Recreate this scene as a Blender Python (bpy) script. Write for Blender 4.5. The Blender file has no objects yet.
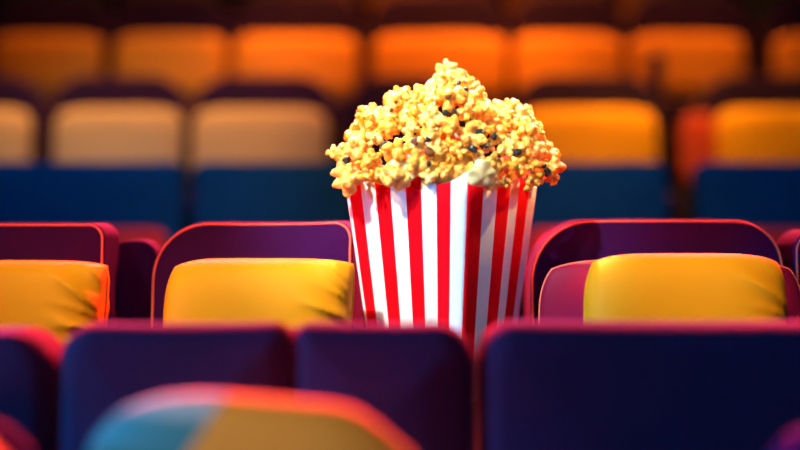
import bpy, bmesh, math, random
from mathutils import Vector, Matrix, noise
PI = math.pi
random.seed(7)
SC = bpy.context.scene
COL = SC.collection
CAM_Z = 1.075
F = 1200.0            # focal length in pixels of an 800 wide frame

def PX(px, y): return (px - 400.0) * y / F
def PZ(py, y): return CAM_Z + (225.0 - py) * y / F

# ------------------------------------------------------------------ materials
def new_mat(name):
    m = bpy.data.materials.new(name); m.use_nodes = True
    nt = m.node_tree; b = nt.nodes['Principled BSDF']
    return m, nt, b

def fabric(name, col, sheen=0.6, sheen_tint=(1, .8, .8), rough=.8, sheen_rough=.35, var=.25, spec=.25):
    m, nt, b = new_mat(name)
    tc = nt.nodes.new('ShaderNodeTexCoord')
    n = nt.nodes.new('ShaderNodeTexNoise'); n.inputs['Scale'].default_value = 9; n.inputs['Detail'].default_value = 4
    nt.links.new(tc.outputs['Object'], n.inputs['Vector'])
    r = nt.nodes.new('ShaderNodeMix'); r.data_type = 'RGBA'
    r.inputs[6].default_value = (*[c * (1 - var) for c in col], 1)
    r.inputs[7].default_value = (*[min(1, c * (1 + var)) for c in col], 1)
    nt.links.new(n.outputs['Fac'], r.inputs[0])
    nt.links.new(r.outputs[2], b.inputs['Base Color'])
    w = nt.nodes.new('ShaderNodeTexNoise'); w.inputs['Scale'].default_value = 420; w.inputs['Detail'].default_value = 2
    nt.links.new(tc.outputs['Object'], w.inputs['Vector'])
    bp = nt.nodes.new('ShaderNodeBump'); bp.inputs['Strength'].default_value = .12; bp.inputs['Distance'].default_value = .001
    nt.links.new(w.outputs['Fac'], bp.inputs['Height']); nt.links.new(bp.outputs['Normal'], b.inputs['Normal'])
    b.inputs['Roughness'].default_value = rough
    b.inputs['Specular IOR Level'].default_value = spec
    b.inputs['Sheen Weight'].default_value = sheen
    b.inputs['Sheen Roughness'].default_value = sheen_rough
    b.inputs['Sheen Tint'].default_value = (*sheen_tint, 1)
    return m

def plain(name, col, rough=.5, metal=0.0):
    m, nt, b = new_mat(name)
    n = nt.nodes.new('ShaderNodeTexNoise'); n.inputs['Scale'].default_value = 14
    r = nt.nodes.new('ShaderNodeMix'); r.data_type = 'RGBA'
    r.inputs[6].default_value = (*[c * .85 for c in col], 1); r.inputs[7].default_value = (*[min(1, c * 1.1) for c in col], 1)
    nt.links.new(n.outputs['Fac'], r.inputs[0]); nt.links.new(r.outputs[2], b.inputs['Base Color'])
    b.inputs['Roughness'].default_value = rough; b.inputs['Metallic'].default_value = metal
    return m

PLUM = fabric('plum velvet', (.032, .002, .066), sheen=.08, sheen_tint=(1, .2, .3), spec=.10)
PLUM_DARK = fabric('dark plum velvet', (.022, .005, .040), sheen=.15, sheen_tint=(1, .4, .5), spec=.1)
NAVY = fabric('navy velvet', (.044, .013, .048), sheen=.5, sheen_tint=(1, .10, .18), spec=.10)
BLUE = fabric('blue velvet', (.002, .060, .125), sheen=0, spec=.03)
RED_F = fabric('red velvet and red lit cushion', (.45, .035, .02), sheen=.2)
PIPE = fabric('piping cord', (.80, .20, .12), sheen=.3, var=.1)
GOLD = fabric('golden satin', (.92, .34, .006), sheen=0, rough=.6, spec=.12, var=.06)
ORANGE = fabric('orange satin', (.85, .29, .012), sheen=.0, sheen_tint=(1, .5, .3), rough=.65, var=.06)
CREAM = fabric('cream cotton', (.60, .36, .17), sheen=0, rough=.8, var=.06)
MAGENTA = fabric('magenta satin', (.20, .004, .045), sheen=.1, sheen_tint=(1, .3, .3), rough=.6, spec=.15)
METAL = plain('dark metal', (.02, .02, .025), .45, .8)
WALL = plain('dark aubergine wall', (.02, .008, .022), .9)
CEIL = plain('dark ceiling', (.012, .008, .015), .9)
CARPET = fabric('dark carpet', (.016, .007, .016), sheen=.1, rough=.95)

def patchwork():
    m, nt, b = new_mat('teal cream and mustard patchwork')
    tc = nt.nodes.new('ShaderNodeTexCoord'); sp = nt.nodes.new('ShaderNodeSeparateXYZ')
    nt.links.new(tc.outputs['Object'], sp.inputs[0])
    ad = nt.nodes.new('ShaderNodeMath'); ad.operation = 'MULTIPLY_ADD'       # x - .55 * z : a slanted seam
    ad.inputs[1].default_value = -.55
    nt.links.new(sp.outputs['Z'], ad.inputs[0]); nt.links.new(sp.outputs['X'], ad.inputs[2])
    mp = nt.nodes.new('ShaderNodeMapRange'); mp.inputs['From Min'].default_value = -.5; mp.inputs['From Max'].default_value = .3
    nt.links.new(ad.outputs[0], mp.inputs['Value'])
    cr = nt.nodes.new('ShaderNodeValToRGB'); e = cr.color_ramp.elements
    cr.color_ramp.interpolation = 'CONSTANT'
    e[0].position = 0; e[0].color = (.018, .17, .19, 1)
    e[1].position = .27; e[1].color = (.80, .27, .01, 1)
    nt.links.new(mp.outputs[0], cr.inputs[0])
    # pale border band along the upper edge
    bd = nt.nodes.new('ShaderNodeMapRange'); bd.interpolation_type = 'SMOOTHSTEP'
    bd.inputs['From Min'].default_value = .345; bd.inputs['From Max'].default_value = .365
    nt.links.new(sp.outputs['Z'], bd.inputs['Value'])
    lt = nt.nodes.new('ShaderNodeMath'); lt.operation = 'LESS_THAN'; lt.inputs[1].default_value = .27
    nt.links.new(mp.outputs[0], lt.inputs[0])
    mu = nt.nodes.new('ShaderNodeMath'); mu.operation = 'MULTIPLY'
    nt.links.new(bd.outputs[0], mu.inputs[0]); nt.links.new(lt.outputs[0], mu.inputs[1])
    mx = nt.nodes.new('ShaderNodeMix'); mx.data_type = 'RGBA'
    nt.links.new(mu.outputs[0], mx.inputs[0]); nt.links.new(cr.outputs[0], mx.inputs[6]); mx.inputs[7].default_value = (.42, .42, .40, 1)
    nt.links.new(mx.outputs[2], b.inputs['Base Color'])
    b.inputs['Roughness'].default_value = .7
    return m
PATCH = patchwork()

def paper(name, col):
    m, nt, b = new_mat(name)
    n = nt.nodes.new('ShaderNodeTexNoise'); n.inputs['Scale'].default_value = 60; n.inputs['Detail'].default_value = 5
    r = nt.nodes.new('ShaderNodeMix'); r.data_type = 'RGBA'
    r.inputs[6].default_value = (*[c * .97 for c in col], 1); r.inputs[7].default_value = (*col, 1)
    nt.links.new(n.outputs['Fac'], r.inputs[0]); nt.links.new(r.outputs[2], b.inputs['Base Color'])
    b.inputs['Roughness'].default_value = .8; b.inputs['Specular IOR Level'].default_value = .03
    return m
P_WHITE = paper('white carton', (.86, .86, .86))
P_RED = paper('red carton', (.85, .003, .010))

def popcorn_mat(name, a, b_, sss=.35):
    m, nt, b = new_mat(name)
    oi = nt.nodes.new('ShaderNodeObjectInfo'); tc = nt.nodes.new('ShaderNodeTexCoord')
    n = nt.nodes.new('ShaderNodeTexNoise'); n.inputs['Scale'].default_value = 55; n.inputs['Detail'].default_value = 3
    nt.links.new(tc.outputs['Object'], n.inputs['Vector'])
    s = nt.nodes.new('ShaderNodeMath'); s.operation = 'MULTIPLY_ADD'; s.inputs[1].default_value = .35
    nt.links.new(oi.outputs['Random'], s.inputs[0]); nt.links.new(n.outputs['Fac'], s.inputs[2])
    mp = nt.nodes.new('ShaderNodeMapRange'); mp.inputs['From Min'].default_value = .45; mp.inputs['From Max'].default_value = .85
    nt.links.new(s.outputs[0], mp.inputs['Value'])
    r = nt.nodes.new('ShaderNodeMix'); r.data_type = 'RGBA'
    r.inputs[6].default_value = (*a, 1); r.inputs[7].default_value = (*b_, 1)
    nt.links.new(mp.outputs[0], r.inputs[0]); nt.links.new(r.outputs[2], b.inputs['Base Color'])
    b.inputs['Roughness'].default_value = .28
    b.inputs['Specular IOR Level'].default_value = .8
    b.inputs['Subsurface Weight'].default_value = sss
    b.inputs['Subsurface Radius'].default_value = (1.0, .55, .12)
    b.inputs['Subsurface Scale'].default_value = .012
    n2 = nt.nodes.new('ShaderNodeTexNoise'); n2.inputs['Scale'].default_value = 260; n2.inputs['Detail'].default_value = 3
    nt.links.new(tc.outputs['Object'], n2.inputs['Vector'])
    bp = nt.nodes.new('ShaderNodeBump'); bp.inputs['Strength'].default_value = .25; bp.inputs['Distance'].default_value = .003
    nt.links.new(n2.outputs['Fac'], bp.inputs['Height']); nt.links.new(bp.outputs['Normal'], b.inputs['Normal'])
    return m
POP = popcorn_mat('buttered popcorn', (.98, .74, .22), (.95, .40, .012))
POP_PALE = popcorn_mat('pale popcorn flake', (.95, .76, .34), (.93, .56, .12))
HULL = plain('toasted brown hull', (.20, .05, .012), .35)
BURNT = plain('scorched kernel', (.020, .022, .028), .3)
BURNT_B = plain('toasted kernel', (.16, .045, .012), .3)

# ------------------------------------------------------------------ helpers
def props(o, label, cat, group=None):
    o['label'] = label; o['category'] = cat
    if group: o['group'] = group
    return o

def empty(name, loc, rz, label, cat, group=None):
    o = bpy.data.objects.new(name, None); o.empty_display_size = .1
    COL.objects.link(o); o.location = loc; o.rotation_euler = (0, 0, rz)
    return props(o, label, cat, group)

def link(name, me, mat, parent=None):
    o = bpy.data.objects.new(name, me); COL.objects.link(o)
    for mm in (mat if isinstance(mat, (list, tuple)) else [mat]):
        if mm: me.materials.append(mm)
    if parent: o.parent = parent
    return o

def bm_mesh(name, bm, smooth=True):
    bmesh.ops.recalc_face_normals(bm, faces=bm.faces)
    me = bpy.data.meshes.new(name); bm.to_mesh(me); bm.free()
    if smooth:
        for p in me.polygons: p.use_smooth = True
    return me

def outline(hw, zb, zt, rl, rr, rb, ins, sag=0, seg=12, cut=10):
    """rounded rectangle in x,z shrunk by ins; rl, rr = top corner radii, rb = bottom radius"""
    x0, x1, z0, z1 = -hw + ins, hw - ins, zb + ins, zt - ins
    lim = min((x1 - x0), (z1 - z0)) * .499
    f = lambda r: max(min(max(r - ins, .003), lim), .0005)
    pts = []
    cs = [(x1, z0, f(rb), -PI/2, 1, -1), (x1, z1, f(rr), 0, 1, 1), (x0, z1, f(rl), PI/2, -1, 1), (x0, z0, f(rb), PI, -1, -1)]
    corners = []
    for cx, cz, r, a0, sx, sz in cs:
        c = (cx - sx * r, cz - sz * r)
        corners.append([(c[0] + r * math.cos(a0 + PI/2 * k / seg), c[1] + r * math.sin(a0 + PI/2 * k / seg)) for k in range(seg + 1)])
    for i in range(4):
        pts += corners[i]
        a, b = corners[i][-1], corners[(i + 1) % 4][0]
        pts += [(a[0] + (b[0] - a[0]) * k / cut, a[1] + (b[1] - a[1]) * k / cut) for k in range(1, cut)]
    if sag:
        pts = [(x, z - sag * max(0, 1 - (x / hw) ** 2) * max(0, (z - zb) / (zt - zb)) ** 4) for x, z in pts]
    return pts

def slab(hw, zb, zt, th, rl=.06, rr=.06, rb=.04, edge=.03, puff=.015, lean=0.0, sag=0, x0=0, y0=0, back_puff=.004):
    """upholstered slab standing in x,z; front at y=0 facing -y, back at y=th"""
    m = min(hw, (zt - zb) / 2)
    prof = []
    for t in (.85, .6, .4, .22): prof.append((th + back_puff * (1 - (1 - t)**0) , edge + (m - edge) * t))
    K = 7
    for k in range(K + 1):
        a = PI/2 * k / K; prof.append((th - edge + edge * math.cos(a), edge - edge * math.sin(a)))
    for k in range(K + 1):
        a = PI/2 * k / K; prof.append((edge - edge * math.sin(a), edge - edge * math.cos(a)))
    for t in (.1, .22, .4, .6, .85):
        prof.append((-puff * (1 - (1 - t) ** 2.2), edge + (m - edge) * t))
    bm = bmesh.new(); rings = []
    for y, ins in prof:
        rings.append([bm.verts.new((x + x0, y + y0 + lean * (z - zb), z)) for x, z in outline(hw, zb, zt, rl, rr, rb, max(ins, 0), sag)])
    n = len(rings[0])
    for a, b in zip(rings, rings[1:]):
        for i in range(n): bm.faces.new((a[i], a[(i + 1) % n], b[(i + 1) % n], b[i]))
    bm.faces.new(rings[0][::-1]); bm.faces.new(rings[-1])
    return bm_mesh('slab', bm)

def tube(pts, r, closed=True, seg=8):
    bm = bmesh.new(); rings = []; n = len(pts); pts = [Vector(p) for p in pts]
    for i, p in enumerate(pts):
        a = pts[(i - 1) % n] if closed or i else p; b = pts[(i + 1) % n] if closed or i < n - 1 else p
        t = (b - a); t = t.normalized() if t.length > 1e-9 else Vector((1, 0, 0))
        u = t.cross(Vector((0, 1, 0)));  u = u.normalized() if u.length > 1e-4 else Vector((1, 0, 0))
        v = t.cross(u).normalized()
        rings.append([bm.verts.new(p + (u * math.cos(2*PI*k/seg) + v * math.sin(2*PI*k/seg)) * r) for k in range(seg)])
    for i in range(n if closed else n - 1):
        a, b = rings[i], rings[(i + 1) % n]
        for k in range(seg): bm.faces.new((a[k], a[(k+1) % seg], b[(k+1) % seg], b[k]))
    if not closed: bm.faces.new(rings[0]); bm.faces.new(rings[-1])
    return bm_mesh('tube', bm)

def block(x0, x1, y0, y1, z0, z1, bev=.01, seg=3):
    bm = bmesh.new(); bmesh.ops.create_cube(bm, size=1)
    for v in bm.verts:
        v.co = Vector((x0 + (v.co.x + .5) * (x1 - x0), y0 + (v.co.y + .5) * (y1 - y0), z0 + (v.co.z + .5) * (z1 - z0)))
    if bev: bmesh.ops.bevel(bm, geom=list(bm.edges), offset=bev, segments=seg, affect='EDGES', profile=.5)
    return bm_mesh('block', bm, smooth=False)

H = .95      # height of a seat back
SEAT = .48   # height of a seat cushion

def cushion(w, zt, depth, y1, th=.13):
    bm = bmesh.new(); bmesh.ops.create_cube(bm, size=1)
    for v in bm.verts:
        v.co = Vector((v.co.x * w, y1 - depth / 2 + v.co.y * depth, zt - th / 2 + v.co.z * th))
    bmesh.ops.bevel(bm, geom=list(bm.edges), offset=.035, segments=5, affect='EDGES', profile=.5)
    return bm_mesh('cushion', bm)

def seat(name, x, y, floor_z, w, fab, label, group, rz=0, rl=.09, rr=.09, th=.14, sag=.004, piping=False, panels=None, tipped=False, h=H, edge=.03, lean=.07, cush=None):
    """padded theatre seat: origin on the floor below the front of its back"""
    r = empty(name, (x, y, floor_z), rz, label, 'seat', group)
    hw = w / 2; zb = .40
    if panels:
        sx = -hw + w * panels
        link('back_shell', slab(hw - .012, zb, h - .012, th - .05, rl, rr, .03, .02, 0, lean, sag, y0=.055), fab, r)
        for a, b, ra, rb_ in ((-hw, sx, rl, .03), (sx, hw, .03, rr)):
            link('backrest_panel', slab((b - a) / 2, zb, h, .10, ra, rb_, .03, edge, .012, lean, .004, x0=(a + b) / 2), fab, r)
    else:
        br = link('backrest', slab(hw, zb, h, th, rl, rr, .03, edge, .012, lean, sag), fab, r)
        if piping:
            for yy in (.001, th):
                pts = [(px, yy + lean * (pz - zb), pz) for px, pz in outline(hw, zb, h, rl, rr, .03, .005, sag)]
                link('piping', tube(pts, .0022), PIPE, br)
    cw = w - .05
    if tipped:
        c = link('seat_cushion', slab(cw / 2, .30, tipped, .11, .05, .05, .05, .035, .012, -.03, 0, y0=-.20), cush or fab, r)
    else:
        c = link('seat_cushion', cushion(cw, SEAT, .45, -.015), cush or fab, r)
    for s in (-1, 1):
        xs = s * (hw - .018)
        sd = link('side_stand', block(xs - .016, xs + .016, -.30, .07, 0, .42, .008), METAL, r)
    return r

def pillow_mesh(W, Ht, T, kl=.10, kr=.03, wr=0.0, pull=.0, N=72, seed=0, exp=.42, p=4.5):
    bm = bmesh.new(); rnd = random.Random(seed)
    ph = rnd.random() * 6
    def pos(u, v, s):
        k = kl + (kr - kl) * (u * .5 + .5)
        x = W / 2 * u * (1 - k * abs(v) ** 5); z = Ht / 2 * v * (1 - k * abs(u) ** 5)
        x *= 1 - pull * (1 - v * v) * max(0, u) ** 4
        z *= 1 - .03 * (1 - u * u) * 0
        e = max(0, (1 - abs(u) ** p) * (1 - abs(v) ** p))
        y = T / 2 * e ** exp
        if wr:
            sm = max(0, min(1, (u - .30) / .6)); sm = sm * sm * (3 - 2 * sm)
            # folds fanning out of the gathered right hand side
            d = math.atan2(v - .15, 1.7 - u)
            f = (1 - abs(math.sin(d * 10 + ph + .6 * u))) ** 1.6 * .8 + (1 - abs(math.sin(d * 17 + 2 * ph - u * 2))) ** 2 * .45 - .5
            y += wr * f * sm * min(1, e * 5)
        y += T * .02 * math.sin(3 * u + ph) * math.cos(2.3 * v + ph) * e
        return (x, -s * y, z + Ht / 2)
    for s in (1, -1):
        g = [[None] * (N + 1) for _ in range(N + 1)]
        for i in range(N + 1):
            for j in range(N + 1):
                # finer toward the rim
                u = math.sin((i / N * 2 - 1) * PI / 2); v = math.sin((j / N * 2 - 1) * PI / 2)
                u = .55 * u + .45 * (i / N * 2 - 1); v = .55 * v + .45 * (j / N * 2 - 1)
                g[i][j] = bm.verts.new(pos(u, v, s))
        for i in range(N):
            for j in range(N):
                q = (g[i][j], g[i+1][j], g[i+1][j+1], g[i][j+1]); bm.faces.new(q if s > 0 else q[::-1])
    bmesh.ops.remove_doubles(bm, verts=bm.verts, dist=1e-5)
    return bm_mesh('pillow', bm)

def pillow(name, px0, px1, py_top, y, bottom, mat, label, group, T=.14, rz=0, tilt=.10, roll=0, cord=None, **kw):
    """origin at the middle of the lower edge"""
    py_top += 5
    W = (px1 - px0) * y / F; x = PX((px0 + px1) / 2, y); Ht = PZ(py_top, y) - bottom
    me = pillow_mesh(W, Ht, T, **kw)
    o = link(name, me, mat); o.location = (x, y, bottom + .012); o.rotation_euler = (-tilt, roll, rz)
    if cord:
        pts = []
        kl, kr, pull = kw.get('kl', .10), kw.get('kr', .03), kw.get('pull', 0)
        M = 30; loop = [(-1 + 2*k/M, 1) for k in range(M)] + [(1, 1 - 2*k/M) for k in range(M)] + [(1 - 2*k/M, -1) for k in range(M)] + [(-1, -1 + 2*k/M) for k in range(M)]
        for u, v in loop:
            k = kl + (kr - kl) * (u * .5 + .5)
            xx = W/2 * u * (1 - k * abs(v) ** 5) * (1 - pull * (1 - v*v) * max(0, u) ** 4); zz = Ht/2 * v * (1 - k * abs(u) ** 5)
            pts.append((xx, 0, zz + Ht/2))
        link('piping', tube(pts, .0022), cord, o)
    return props(o, label, 'pillow', group)

def struct(name, me, mat):
    o = link(name, me, mat); o['kind'] = 'structure'; return o

# ------------------------------------------------------------------ rows: distance of the back, pixel row of its top
ROWS = [(1.75, 326), (2.53, 220), (4.60, 160), (6.00, 73), (7.00, -9), (8.10, -66)]
HR = [.95, .95, .95, 1.08, 1.16, 1.16]    # height of the seat backs, row by row
FL = [PZ(t, y) - h for (y, t), h in zip(ROWS, HR)]

# the stepped auditorium floor, walls and ceiling
bm = bmesh.new()
ys = [-3.0] + [(ROWS[i][0] + .42 if i else 2.02) for i in range(5)] + [10.2]
ys[3] = 5.35; ys[4] = 6.42; ys[5] = 7.45
prof = []
for i in range(6):
    prof += [(ys[i], FL[i]), (ys[i + 1], FL[i])]
prof += [(10.2, FL[0] - .3), (-3.0, FL[0] - .3)]
L = [bm.verts.new((-4.85, y, z)) for y, z in prof]; R = [bm.verts.new((4.85, y, z)) for y, z in prof]
for i in range(len(prof)):
    j = (i + 1) % len(prof); bm.faces.new((L[i], L[j], R[j], R[i]))
bm.faces.new(L); bm.faces.new(R[::-1])
struct('floor', bm_mesh('floor', bm, False), CARPET)
struct('wall_back', block(-5.0, 5.0, 10.2, 10.35, -.3, 6.6, 0), WALL)
struct('wall_front', block(-5.0, 5.0, -3.15, -3.0, -.3, 6.6, 0), WALL)
struct('wall_left', block(-5.0, -4.85, -3.0, 10.2, -.3, 6.6, 0), WALL)
struct('wall_right', block(4.85, 5.0, -3.0, 10.2, -.3, 6.6, 0), WALL)
struct('ceiling', block(-5.0, 5.0, -3.1, 10.3, 6.6, 6.75, 0), CEIL)

# ------------------------------------------------------------------ row 0, out of focus in front
def row_seat(row, px0, px1, fab, label, group, **kw):
    y = ROWS[row][0]; kw.setdefault('h', HR[row])
    return seat('theatre_seat', PX((px0 + px1) / 2, y), y, FL[row], (px1 - px0) * y / F, fab, label, group, **kw)

G0 = 'navy seats of the front row'
row_seat(0, -374, 43, NAVY, 'blurred navy seat cut by the bottom left corner of the photo', G0, rl=.05, rr=.07, h=H - .012)
row_seat(0, 46, 478, NAVY, 'blurred navy seat in front of the popcorn box, with a teal and mustard pillow', G0, panels=.56, rl=.06, rr=.06, edge=.04)
row_seat(0, 481, 911, NAVY, 'blurred navy seat at the lower right, in front of the magenta pillow', G0, rl=.06, rr=.06, edge=.045)
G0P = 'blurred pillows on the front row'
bot0 = FL[0] + SEAT
pillow('pillow', 56, 452, 404, 1.50, bot0, PATCH, 'very blurred teal and mustard patchwork pillow at the bottom of the photo', G0P, T=.13, kl=.17, kr=.42, roll=.09, p=3)
pillow('pillow', -215, 40, 420, 1.58, bot0, PLUM, 'dim plum pillow at the bottom left corner behind an orange one', G0P, T=.10, kl=.2, kr=.2)
pillow('pillow', -240, 24, 432, 1.42, bot0, ORANGE, 'blurred orange pillow tip at the very bottom left corner', G0P, T=.10, kl=.2, kr=.25)
pillow('pillow', 752, 985, 428, 1.52, bot0, PLUM, 'dim plum red pillow corner at the very bottom right corner', G0P, T=.12, kl=.3, kr=.2)

# ------------------------------------------------------------------ row 1, in focus
G1 = 'plum seats of the row in focus'
row_seat(1, -128, 101, PLUM, 'plum seat at the left edge, holding the creased golden pillow', G1, rz=-.05, rl=.09, rr=.035, th=.12, sag=0, piping=True, edge=.011, h=H - .006)
row_seat(1, 141, 351, PLUM, 'plum seat with one rounded corner just left of the popcorn box', G1, rz=-.16, rl=.13, rr=.04, th=.13, sag=.005, piping=True, edge=.011)
row_seat(1, 532, 789, PLUM, 'wide plum seat with rounded corners just right of the popcorn box', G1, rl=.13, rr=.10, th=.14, sag=-.002, piping=True, edge=.011)
row_seat(1, 800, 1040, PLUM, 'plum seat at the right edge of the photo, only a sliver in view', G1, rl=.05, rr=.10, th=.14, sag=0, piping=True, edge=.011, h=H - .02)
G1P = 'pillows on the row in focus'
bot1 = FL[1] + SEAT
pillow('pillow', -75, 108, 262, 2.33, bot1, GOLD, 'golden pillow with creased right corner on the plum seat at left edge', G1P, T=.15, rz=-.12, kl=.10, kr=.05, wr=.019, pull=.07, cord=GOLD, seed=1)
pillow('pillow', 159, 356, 260, 2.35, bot1, GOLD, 'golden yellow pillow on the plum seat left of the popcorn box', G1P, T=.16, rz=-.10, kl=.09, kr=.05, wr=.018, pull=.07, cord=GOLD, seed=2)
pillow('pillow', 586, 794, 254, 2.31, bot1, GOLD, 'plump golden pillow in front of a magenta one, right of the popcorn box', G1P, T=.15, rz=.03, kl=.09, kr=.09, wr=.013, pull=.05, seed=3)
pillow('pillow', 540, 806, 261, 2.44, bot1, MAGENTA, 'magenta pillow with thin piping, partly hidden behind a golden pillow', G1P, T=.06, kl=.10, kr=.10, cord=PIPE, seed=4, tilt=.06)
# padded divider between the two left seats
d = link('seat_divider', slab(.055, 0, PZ(240, 2.70) - FL[1], .10, .05, .04, .01, .012, 0), PLUM)
d.location = (PX(132, 2.70), 2.70, FL[1]); props(d, 'low plum padded divider between the two left plum seats', 'divider')
# the low console the box stands on
cy = 2.52; cx = PX(442.5, cy)
BOX_Z = PZ(395, cy)
cons = empty('console_table', (cx, cy, FL[1]), 0, 'low plum console carrying the striped popcorn box', 'console')
link('console_body', block(-.155, .155, -.17, .17, 0, BOX_Z - FL[1] - .03, .012), PLUM, cons)
link('console_top', block(-.165, .165, -.18, .18, BOX_Z - FL[1] - .03, BOX_Z - FL[1], .01), METAL, cons)

# ------------------------------------------------------------------ row 2, blue backs and tipped up cushions
G2 = 'blurred blue seats behind the plum row'
for px0, px1, lab in ((-20, 181, 'blurred blue seat at the far left, above the creased golden pillow'),
                      (190, 352, 'blurred blue seat left of the popcorn box, below a cream pillow'),
                      (358, 512, 'blurred blue seat hidden behind the popcorn box'),
                      (517, 671, 'blurred blue seat just right of the popcorn box'),
                      (700, 880, 'blurred blue seat at the right edge of the photo')):
    row_seat(2, px0, px1, BLUE, lab, G2, tipped=H - .262, cush=RED_F, rl=.06, rr=.06)  # cushion red stands in for red light along their top edges

# ------------------------------------------------------------------ row 3
G3 = 'dark plum seats of the first row of cream and orange pillows'
row3 = [(-96, 42), (46, 187), (190, 335), (347, 487), (514, 664), (702, 850)]
n3 = ['at the left edge', 'second from the left edge', 'left of the popcorn heap', 'hidden behind the popcorn heap', 'just right of the popcorn heap', 'at the right edge']
for (a, b), t in zip(row3, n3):
    row_seat(3, a, b, PLUM_DARK, 'blurred dark plum seat behind the blue seats, ' + t, G3, rl=.20, rr=.20)
G3P = 'pillows on the row behind the blue seats'
bot3 = FL[3] + SEAT
for a, b, mt, lab in ((-92, 31, CREAM, 'blurred cream pillow cut by the left edge, above the blue seats'),
                      (52, 183, CREAM, 'blurred cream pillow above the blue seat at far left'),
                      (191, 328, CREAM, 'blurred cream pillow nearest the left of the popcorn heap'),
                      (518, 659, GOLD, 'blurred golden pillow immediately right of the popcorn heap'),
                      (716, 850, GOLD, 'blurred golden pillow cut by the right edge, above a blue seat')):
    pillow('pillow', a, b, 104, 5.82, bot3, mt, lab, G3P, T=.14, kl=.11, kr=.11, N=28, p=4)
pillow('pillow', 680, 722, 110, 5.90, bot3, RED_F, 'blurred red pillow squeezed beside the golden one near right edge', G3P, T=.05, kl=.2, kr=.2, N=24)
d = link('seat_divider', slab(.040, 0, PZ(52, 6.23) - FL[3], .05, .033, .02, .01, .02, 0), PLUM_DARK)
d.location = (PX(657, 6.23), 6.225, FL[3]); props(d, 'dark rounded post standing between blurred seats right of the popcorn heap', 'divider')

# ------------------------------------------------------------------ row 4 and row 5
G4 = 'dark seats of the row with glowing orange pillows'
row4 = [(-14, 107, 'far left'), (110, 228, 'second from left'), (231, 364, 'third from left, left of the popcorn peak'), (369, 509, 'behind the popcorn peak'), (513, 626, 'right of the popcorn peak'), (630, 757, 'second from right'), (768, 900, 'far right')]
for a, b, t in row4:
    row_seat(4, a, b, PLUM_DARK, 'blurred dark seat of the orange pillow row, ' + t, G4, rl=.2, rr=.2)
G4P = 'orange pillows along the upper part of the photo'
bot4 = FL[4] + SEAT
for a, b, t in ((-10, 103, 'darkest orange pillow, at the upper left'), (113, 227, 'blurred orange pillow second from the upper left'),
                (232, 358, 'blurred coral orange pillow above left of the popcorn'), (372, 508, 'blurred orange pillow right behind the popcorn peak'),
                (513, 624, 'blurred bright orange pillow above right of the popcorn'), (629, 747, 'blurred orange pillow at upper right beside the dark post'),
                (774, 890, 'blurred orange pillow cut by the upper right edge')):
    pillow('pillow', a, b, 30, 6.83, bot4, ORANGE, t, G4P, T=.14, kl=.11, kr=.11, N=28, p=4)
G5 = 'dark seats of the last row'
row5 = [(-18, 104), (108, 222), (226, 350), (356, 490), (494, 604), (608, 724), (730, 850)]
t5 = ['at the far left', 'second from the left', 'third from the left', 'above the popcorn peak', 'third from the right', 'second from the right', 'at the far right']
for (a, b), t in zip(row5, t5):
    row_seat(5, a + 8, b + 8, PLUM_DARK, 'very blurred dark seat at the top of the photo, ' + t, G5, rl=.12, rr=.12)
G5P = 'orange pillows of the last row'
for (a, b), t in zip(row5, t5):
    pillow('pillow', a + 12, b + 4, -36, 7.92, FL[5] + SEAT, ORANGE, 'orange pillow at the top of the photo, ' + t, G5P, T=.14, kl=.11, kr=.11, N=24, p=4)

# ------------------------------------------------------------------ striped carton
TH = math.radians(33.5); BW = .305; RIM_Z = PZ(178, cy); BH = RIM_Z - BOX_Z; TAP = .69
box = empty('popcorn_box', (cx, cy, BOX_Z), 0, 'tall red and white striped carton heaped with popcorn, standing between the plum seats', 'box')
nf = Vector((-math.sin(TH), -math.cos(TH), 0)); nr = Vector((math.cos(TH), -math.sin(TH), 0))
FRONT = [.055, .10, .12, .12, .125, .12, .12, .11, .13]      # W R W R W R W R W
SIDE = [.20, .19, .18, .125, .155, .15]                        # R W R W R W
def panel(n, t, fr, first, scallops):
    """one wall of the carton; t runs along it, n points out of it"""
    bm = bmesh.new(); NS = 6; rows = 10; cols = []
    x = 0.0; stops = []; mats = []
    for k, f in enumerate(fr):
        for q in range(NS): stops.append(x + f * q / NS); mats.append((first + k) % 2)
        x += f
    stops.append(1.0)
    for s in stops:
        ph = s * scallops + .62; ph -= math.floor(ph); q = ph * 2 - 1
        top = BH - .024 * (1 - q * q) + .006
        col = []
        for r in range(rows + 1):
            z = top * r / rows; sc = TAP + (1 - TAP) * z / BH; hw = BW / 2 * sc
            q_ = s * 2 - 1; rc = .016; d_ = (1 - abs(q_)) * hw; sg = 1 if q_ > 0 else -1
            if d_ < rc:
                an = (1 - d_ / rc) * PI / 4
                p = n * (hw - rc + rc * math.cos(an)) + t * sg * (hw - rc + rc * math.sin(an))
            else:
                p = n * hw + t * (q_ * hw)
            col.append(Vector((p.x, p.y, z)))
        cols.append(col)
    out = [[bm.verts.new(v) for v in c] for c in cols]
    inn = [[bm.verts.new(v - n * .0018) for v in c] for c in cols]
    def f(vs, m):
        fc = bm.faces.new(vs); fc.material_index = m
    C = len(cols)
    for i in range(C - 1):
        for r in range(rows):
            f((out[i][r], out[i+1][r], out[i+1][r+1], out[i][r+1]), mats[i])
            f((inn[i][r+1], inn[i+1][r+1], inn[i+1][r], inn[i][r]), 0)
        f((out[i][rows], out[i+1][rows], inn[i+1][rows], inn[i][rows]), 0)
        f((inn[i][0], inn[i+1][0], out[i+1][0], out[i][0]), 0)
    for r in range(rows):
        f((inn[0][r], out[0][r], out[0][r+1], inn[0][r+1]), 0)
        f((out[-1][r], inn[-1][r], inn[-1][r+1], out[-1][r+1]), 0)
    return bm_mesh('panel', bm, True)
link('front_panel', panel(nf, nr, FRONT, 0, 2.4), [P_WHITE, P_RED], box)
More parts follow.
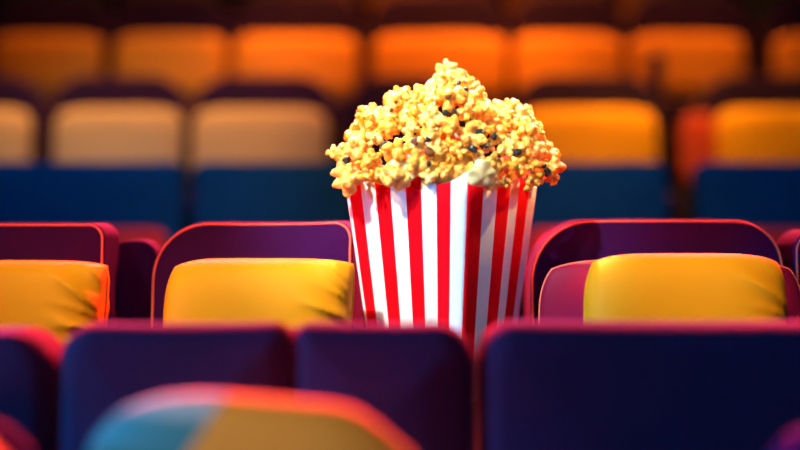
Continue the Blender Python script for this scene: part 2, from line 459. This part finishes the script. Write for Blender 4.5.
link('side_panel', panel(nr, -nf, SIDE, 1, 2.0), [P_WHITE, P_RED], box)
link('back_panel', panel(-nf, -nr, FRONT, 0, 2.4), [P_WHITE, P_RED], box)
link('side_panel', panel(-nr, nf, SIDE, 1, 2.0), [P_WHITE, P_RED], box)
bm = bmesh.new()
vs = [bm.verts.new((nf * a + nr * b) * BW / 2 * TAP * .98 + Vector((0, 0, z))) for z in (0.001, .004) for a, b in ((1, 1), (1, -1), (-1, -1), (-1, 1))]
for q in ((0,1,2,3), (7,6,5,4), (0,4,5,1), (1,5,6,2), (2,6,7,3), (3,7,4,0)): bm.faces.new([vs[i] for i in q])
link('bottom_panel', bm_mesh('bottom', bm, False), P_WHITE, box)

# ------------------------------------------------------------------ popcorn
SIL = [(328,172),(332,158),(338,147),(345,144),(352,150),(357,124),(363,110),(372,104),(380,106),(386,110),(391,93),(397,87),(403,86),(410,92),(418,97),(424,86),(432,80),(438,72),(443,63),(448,60),(454,64),(460,72),(468,76),(474,80),(479,90),(484,102),(492,98),(500,101),(510,97),(518,99),(526,106),(532,116),(540,132),(546,146),(556,158),(564,165)]
def hpx(px):
    if px <= SIL[0][0] or px >= SIL[-1][0]: return 176
    for (a, b), (c, d_) in zip(SIL, SIL[1:]):
        if a <= px <= c: return b + (d_ - b) * (px - a) / (c - a)
S = cy / F
PXC = 446.0; HX = 116.0
def ground(X, Y, drop):
    """height of the heap over plan offsets (metres from its centre)"""
    px = PXC + X / S
    t = (px - PXC) / HX
    D = .175 * math.sqrt(max(0.02, 1 - t * t * .92))
    q = Y / D
    if abs(q) >= 1: return None
    top = PZ(hpx(px) + drop, cy); base = RIM_Z - .018
    return base + max(.004, (top - base)) * math.sqrt(1 - q * q) ** .9

def pop_mesh(seed, lobes=8, flat=False):
    rnd = random.Random(seed); bm = bmesh.new()
    def ball(c, r, sub=2):
        res = bmesh.ops.create_icosphere(bm, subdivisions=sub, radius=r)
        k = Vector((rnd.uniform(.8, 1.2), rnd.uniform(.8, 1.2), rnd.uniform(.8, 1.15)))
        for v in res['verts']: v.co = Vector((v.co.x * k.x, v.co.y * k.y, v.co.z * k.z)) + c
    ball(Vector((0, 0, 0)), .5)
    for i in range(lobes):
        a = i * 2.399 + rnd.uniform(-.3, .3); zz = 1 - 2 * (i + .5) / lobes; rr = math.sqrt(1 - zz * zz)
        dv = Vector((rr * math.cos(a), rr * math.sin(a), zz)) * rnd.uniform(.48, .68)
        r = rnd.uniform(.30, .48); ball(dv, r)
        for _ in range(2):
            n = (dv.normalized() + Vector((rnd.uniform(-1, 1), rnd.uniform(-1, 1), rnd.uniform(-1, 1))) * .8).normalized()
            ball(dv + n * r * .8, r * rnd.uniform(.4, .6), 2)
    me = bpy.data.meshes.new('tmp'); bm.to_mesh(me); bm.free()
    o = bpy.data.objects.new('tmp', me); COL.objects.link(o)
    md = o.modifiers.new('r', 'REMESH'); md.mode = 'VOXEL'; md.voxel_size = .055
    sm = o.modifiers.new('s', 'SMOOTH'); sm.factor = .5; sm.iterations = 2
    dg = bpy.context.evaluated_depsgraph_get()
    nm = bpy.data.meshes.new_from_object(o.evaluated_get(dg))
    bpy.data.objects.remove(o); bpy.data.meshes.remove(me)
    for v in nm.vertices:
        c = v.co; n = noise.noise_vector(c * 4 + Vector((seed, 0, 0))) * .05
        v.co = c + n
    for p in nm.polygons: p.use_smooth = True
    nm.materials.clear()
    return nm

def flake_mesh(seed, N=20):
    """a broad curled popcorn flake, thin toward a wavy rim"""
    rnd = random.Random(seed); bm = bmesh.new(); ph = rnd.random() * 6
    for_s = []
    for s in (1, -1):
        rings = []
        for i in range(N + 1):
            r = i / N; ring = []
            for k in range(36):
                a = 2 * PI * k / 36
                R = r * (1 + .10 * math.sin(3 * a + ph) + .07 * math.sin(7 * a + 2 * ph) * r)
                x, z = R * math.cos(a), R * math.sin(a)
                y = -.24 * (1 - r * r) + .14 * r * r * math.sin(5 * a + ph) + s * .13 * math.sqrt(max(0, 1 - r ** 4)) + .05 * noise.noise(Vector((x * 3, z * 3, seed)))
                ring.append(bm.verts.new((x, y, z)))
            rings.append(ring)
        for a_, b_ in zip(rings, rings[1:]):
            for k in range(36):
                q = (a_[k], a_[(k+1) % 36], b_[(k+1) % 36], b_[k]); bm.faces.new(q if s < 0 else q[::-1])
        for_s.append(rings)
    bmesh.ops.remove_doubles(bm, verts=bm.verts, dist=2e-3)
    return bm_mesh('flake', bm)

VAR = [pop_mesh(100 + i, lobes=6 + i % 4) for i in range(10)]
for i, m in enumerate(VAR): m.materials.append(POP)
FLK = [flake_mesh(50 + i) for i in range(3)]
for m in FLK: m.materials.append(POP_PALE)
def hull_mesh():
    bm = bmesh.new(); bmesh.ops.create_icosphere(bm, subdivisions=2, radius=.26)
    for v in bm.verts: v.co.z *= .45; v.co.y *= .8
    me = bm_mesh('hull', bm); me.materials.append(HULL); return me
HULLM = hull_mesh()

REG = [
 (lambda px, py: py < 88 and px > 432, 'knobbly buttered popcorn piece in the peak that tops the heap', 'popcorn pieces of the peak'),
 (lambda px, py: px < 357, 'buttered popcorn piece in the cluster spilling over the left rim of the box', 'popcorn pieces over the left rim'),
 (lambda px, py: px > 531, 'buttered popcorn piece in the cluster spilling over the right rim of the box', 'popcorn pieces over the right rim'),
 (lambda px, py: py > 158, 'buttered popcorn piece lying along the front rim of the striped box', 'popcorn pieces along the front rim'),
 (lambda px, py: px < 422, 'buttered popcorn piece on the left shoulder of the heap', 'popcorn pieces of the left shoulder'),
 (lambda px, py: px < 482, 'buttered popcorn piece in the middle of the heap below the peak', 'popcorn pieces of the middle'),
 (lambda px, py: True, 'buttered popcorn piece on the right shoulder of the heap', 'popcorn pieces of the right shoulder'),
]
def project(p): return 400 + p.x * F / p.y, 225 - (p.z - CAM_Z) * F / p.y
def place_pop(p, r, me, label=None, group=None, rot=None, name='popcorn_piece', hull=False):
    o = bpy.data.objects.new(name, me); COL.objects.link(o)
    o.location = p; o.scale = (r, r, r)
    o.rotation_euler = rot or (random.uniform(0, 6.3), random.uniform(0, 6.3), random.uniform(0, 6.3))
    if not label:
        px, py = project(p)
        for fn, lab, g in REG:
            if fn(px, py): label, group = lab, g; break
    props(o, label, 'popcorn', group)
    if hull:
        h = bpy.data.objects.new('hull', HULLM); COL.objects.link(h); h.parent = o
        dv = (o.rotation_euler.to_matrix().inverted() @ Vector((random.uniform(-.4, .4), -1, random.uniform(-.2, .5)))).normalized()
        h.location = dv * .74; h.rotation_euler = dv.to_track_quat('Z', 'Y').to_euler()
        h['label'] = 'brown hull'
    return o

# core of the heap: crumbs and pieces nobody could count
bm = bmesh.new(); NU = 48; g = []
HB = BW / 2 * .90
for i in range(NU + 1):
    col = []
    for j in range(NU + 1):
        p = nf * HB * (i / NU * 2 - 1) + nr * HB * (j / NU * 2 - 1)
        p = Vector((p.x + cx, p.y + cy, 0))
        z = ground(p.x - PX(PXC, cy), p.y - cy, 44) or RIM_Z - .03
        col.append(bm.verts.new((p.x, p.y, max(z - .03, RIM_Z - .036) + noise.noise(Vector((p.x, p.y, z)) * 60) * .006)))
    g.append(col)
for i in range(NU):
    for j in range(NU): bm.faces.new((g[i][j], g[i+1][j], g[i+1][j+1], g[i][j+1]))
edge = [g[i][0] for i in range(NU)] + [g[NU][j] for j in range(NU)] + [g[i][NU] for i in range(NU, 0, -1)] + [g[0][j] for j in range(NU, 0, -1)]
low = [bm.verts.new((cx + (v.co.x - cx) * .90, cy + (v.co.y - cy) * .90, RIM_Z - .12)) for v in edge]
for k in range(len(edge)):
    q = (k + 1) % len(edge); bm.faces.new((edge[k], low[k], low[q], edge[q]))
bm.faces.new(low)
core = link('popcorn_filling', bm_mesh('core', bm), POP); core['kind'] = 'stuff'
props(core, 'packed popcorn filling the striped box below the top pieces', 'popcorn')

pts = []
for layer, (limit, gap, depth) in enumerate(((190, .82, .85), (290, .74, 2.1))):
    tries = 0
    while tries < 22000 and len(pts) < limit:
        tries += 1
        X = random.uniform(-.216, .216); Y = random.uniform(-.175, .08 - .04 * layer)
        r = random.choice((.019, .022, .026, .029, .032)) if layer == 0 else random.choice((.016, .019, .022))
        z = ground(X, Y, r / S * depth)
        if z is None: continue
        p = Vector((PX(PXC, cy) + X, cy + Y + (.012 * layer if Y < 0 else 0), z))
        if all((p - q).length > (r + rq) * gap for q, rq in pts): pts.append((p, r))
for i, (p, r) in enumerate(pts):
    place_pop(p, r, VAR[i % 10], hull=(i % 6 == 0))

# pieces and flakes that stand out
def at(px, py, y): return Vector((PX(px, y), y, PZ(py, y)))
def surf(px, py):
    """the point of the heap's camera side seen at a pixel"""
    best = None
    for k in range(120):
        y = cy - .20 + .20 * k / 119
        p = at(px, py, y); zz = ground(p.x - PX(PXC, cy), p.y - cy, 6)
        if zz is not None and zz >= p.z: return p
        best = p
    return best
GF = 'broad popcorn flakes over the rim'
place_pop(at(482, 174, 2.305), .028, FLK[0], 'broad pale popcorn flake hanging over the rim at the front corner', GF, (.25, .1, .2), 'popcorn_flake')
place_pop(at(400, 174, 2.372), .032, FLK[1], 'pale popcorn flake hanging over the front rim between red stripes', GF, (.3, -.1, -.5), 'popcorn_flake')
place_pop(at(549, 170, 2.54), .027, FLK[2], 'golden tan popcorn flake sticking out furthest right', GF, (.2, -.5, .6), 'popcorn_flake')
place_pop(at(352, 176, 2.45), .024, FLK[2], 'pale popcorn flake hanging over the rim at the left corner', GF, (.3, .2, -.5), 'popcorn_flake')
place_pop(at(437, 176, 2.36), .02, FLK[1], 'small pale flake on the front rim left of the corner', GF, (.3, .2, -.5), 'popcorn_flake')
place_pop(at(447.5, 68, cy), .0205, VAR[3], 'topmost popcorn piece crowning the heap', 'popcorn pieces of the peak')
place_pop(at(397, 95, cy), .0185, VAR[5], 'popcorn piece sticking up highest on the left shoulder', 'popcorn pieces of the left shoulder')
place_pop(at(404, 93, cy - .02), .0165, VAR[6], 'popcorn piece beside the highest one of the left shoulder', 'popcorn pieces of the left shoulder')
for px_, py_, r_, v_ in ((461, 76, .018, 1), (468, 84, .019, 2), (474, 94, .020, 4), (441, 78, .017, 7)):
    place_pop(at(px_, py_, cy), r_, VAR[v_])
for px_, py_, r_, v_ in ((364, 112, .018, 8), (374, 112, .018, 0), (335, 152, .019, 6), (345, 150, .019, 3), (511, 105, .018, 9), (524, 111, .018, 5)):
    place_pop(at(px_, py_, cy - .02), r_, VAR[v_])
def kern(seed):
    rnd = random.Random(seed); bm = bmesh.new(); bmesh.ops.create_icosphere(bm, subdivisions=3, radius=1)
    for v in bm.verts:
        c = v.co.copy(); n = noise.noise(c * 1.6 + Vector((seed * 3.1, 0, 0)))
        v.co = Vector((c.x * (.8 - .25 * c.z), c.y * .7, c.z)) * (1 + .28 * n)
    return bm_mesh('kernel', bm)
KM = [kern(i) for i in range(4)]; KB = [kern(i + 9) for i in range(2)]
for m in KM: m.materials.append(BURNT)
for m in KB: m.materials.append(BURNT_B)
GK = 'dark kernels among the popcorn'
for px, py, r, b, lab in (
  (465, 91, .0085, 0, 'black kernel just below the popcorn peak'), (459, 83, .006, 0, 'small black kernel on the right side of the popcorn peak'),
  (446, 113, .008, 0, 'left one of two black kernels in the middle of the heap'), (454, 112, .009, 0, 'right one of two black kernels in the middle of the heap'),
  (479, 133, .0115, 0, 'large black kernel on the right shoulder of the heap'), (494, 137, .010, 0, 'black kernel right of the large one on the right shoulder'),
  (485, 145, .009, 0, 'black kernel just below the large one on the right shoulder'), (473, 149, .010, 0, 'black kernel lower left of the large one on the right shoulder'),
  (478, 162, .009, 0, 'dark kernel above the pale flake at the front corner'), (517, 153, .010, 0, 'dark kernel near the right end of the front rim'),
  (547, 172, .010, 0, 'dark kernel on the tan flake furthest right'), (531, 114, .008, 0, 'dark tip on the outer edge of the right shoulder'),
  (384, 146, .010, 0, 'dark kernel low on the left shoulder'), (347, 160, .010, 0, 'dark kernel in the cluster over the left rim'),
  (429, 152, .0125, 1, 'round brown kernel in the lower middle of the heap'), (415, 141, .011, 1, 'reddish brown kernel left of the round brown one'),
  (428, 140, .007, 0, 'tiny dark kernel above the round brown one'), (429, 164, .007, 0, 'tiny dark kernel below the round brown one'),
  (544, 166, .006, 0, 'small dark kernel above the tan flake furthest right'), (358, 112, .006, 1, 'small brown kernel at the upper left edge of the heap')):
    p = surf(px, py); p = p - Vector((p.x, p.y, p.z - CAM_Z)).normalized() * .012
    o = bpy.data.objects.new('unpopped_kernel', (KB if b else KM)[int(px) % (2 if b else 4)]); COL.objects.link(o)
    o.location = p; o.scale = (r, r, r); o.rotation_euler = (random.uniform(-1, 1), random.uniform(0, 6), random.uniform(0, 6))
    props(o, lab, 'kernel', GK)

# ------------------------------------------------------------------ lights of the hall and added fill spots
def aim(o, tgt): o.rotation_euler = (Vector(tgt) - o.location).to_track_quat('-Z', 'Y').to_euler()
def spot(name, loc, tgt, power, col, size, blend=.6, rad=.1):
    l = bpy.data.lights.new(name, 'SPOT'); l.energy = power; l.color = col; l.spot_size = math.radians(size); l.spot_blend = blend; l.shadow_soft_size = rad
    o = bpy.data.objects.new(name, l); COL.objects.link(o); o.location = loc; aim(o, tgt); return o
def area(name, loc, tgt, power, col, sx, sy):
    l = bpy.data.lights.new(name, 'AREA'); l.shape = 'RECTANGLE'; l.size = sx; l.size_y = sy; l.energy = power; l.color = col
    o = bpy.data.objects.new(name, l); COL.objects.link(o); o.location = loc; aim(o, tgt); return o

spot('key_spotlight', (-2.2, -.8, 4.8), (cx - .02, cy, 1.08), 1800, (.90, .97, 1), 8.5, .5, .10)
spot('pillow_spotlight', (-1.7, .7, 3.1), (-.80, 2.34, .95), 290, (1, .74, .36), 17, 1, .15)
spot('pillow_spotlight', (-1.2, .7, 3.1), (-.31, 2.34, .95), 330, (1, .84, .42), 16, 1, .15)
spot('pillow_spotlight', (-.3, .7, 3.1), (.58, 2.31, .95), 390, (1, .78, .42), 13, 1, .15)
spot('front_pillow_fill', (-1.1, -1.2, 3.2), (-.24, 1.5, .70), 280, (1, .80, .50), 10, .8, .1)  # added fill for the front row pillow, not an aisle lamp
spot('popcorn_spotlight', (-.4, 4.3, 4.2), (cx, cy, 1.25), 3000, (1, .84, .48), 9, .5, .06)
spot('popcorn_spotlight', (-2.2, -.3, 3.2), (cx, cy, 1.30), 800, (1, .80, .40), 7.5, .6, .05)  # added front fill that brightens the heap
spot('popcorn_spotlight', (2.2, 3.3, 2.5), (cx + .11, cy, 1.26), 650, (1, .70, .22), 8, .7, .08)  # added warm fill against the red tint on the heap's right
spot('box_side_fill', (1.6, -.6, 1.8), (cx - .02, cy - .1, 1.02), 85, (.12, .45, 1), 8.5, .5, .1)  # added blue fill for the shaded side of the carton
spot('red_rim_spotlight', (-.8, 4.5, 2.6), (-.2, 1.95, .98), 2000, (1, .04, .08), 46, .5, .2)
spot('red_rim_spotlight', (1.3, 4.5, 2.6), (.2, 1.95, .98), 1500, (1, .04, .08), 46, .5, .2)
spot('red_side_spotlight', (1.9, 5.0, 3.3), (.05, 2.5, 1.0), 260, (1, .18, .03), 36, .6, .2)
spot('red_cushion_fill', (.1, 3.2, 3.6), (.1, 4.35, .75), 500, (1, .20, .09), 54, .6, .3)  # added red fill for the tops of the tipped cushions
spot('blue_wall_spotlight', (-3.4, 1.0, 1.4), (0, 1.75, .85), 900, (.02, .38, 1), 25, .6, .2)
area('blue_front_lamp', (1.2, -2.4, 3.4), (0, 4.2, 1.1), 36, (.08, .36, 1), 2.5, 1.2)
for x_, p_ in ((-1.1, 135), (.75, 95)):
    spot('blue_row_fill', (x_, 2.9, 3.0), (x_ * 1.15, 4.6, 1.0), p_, (.03, .34, 1), 48, .5, .2)  # added blue fill kept to the blue seat backs
spot('cream_pillow_fill', (-1.6, .6, 5.0), (-1.2, 5.8, 1.7), 400, (.9, .98, 1), 22, .8, .2)  # added neutral fill for the cream pillows
for x_, p_ in ((-1.5, 620), (-.1, 1900), (1.25, 1400)):
    spot('orange_spotlight', (x_, 6.15, 6.2), (x_ + .05, 6.82, 2.1), p_, (1, .35, .045), 34, .8, .2)
for x_, p_ in ((-1.35, 1500), (.75, 1500), (1.75, 1000)):
    spot('orange_spotlight', (x_, 4.9, 6.2), (x_, 5.82, 1.5), p_, (1, .58, .07) if x_ > 0 else (1, .46, .07), 27, .7, .2)
spot('orange_spotlight', (.4, 7.2, 6.5), (.4, 7.9, 3.0), 330, (1, .30, .08), 42, .9, .2)  # added fill for the pillows of the last row
spot('orange_spotlight', (.2, 2.2, 5.8), (.1, 6.4, 1.8), 200, (1, .12, .03), 34, 1, .3)  # added red fill for the lower fronts of the rear pillows

w = bpy.data.worlds.new('hall'); SC.world = w; w.use_nodes = True
w.node_tree.nodes['Background'].inputs[0].default_value = (.20, .12, .35, 1)
w.node_tree.nodes['Background'].inputs[1].default_value = .025

# ------------------------------------------------------------------ camera
cam = bpy.data.cameras.new('camera'); co = bpy.data.objects.new('camera', cam); COL.objects.link(co)
co.location = (0, 0, CAM_Z); co.rotation_euler = (PI / 2, 0, 0)
cam.sensor_width = 36; cam.lens = 36 * F / 800
cam.dof.use_dof = True; cam.dof.focus_distance = 2.42
cam.dof.aperture_fstop = cam.lens / 1000 / .085
SC.camera = co
SC.view_settings.view_transform = 'Standard'; SC.view_settings.look = 'None'
SC.view_settings.exposure = 0; SC.view_settings.gamma = 1; SC.view_settings.use_curve_mapping = False
SC.cycles.use_denoising = True
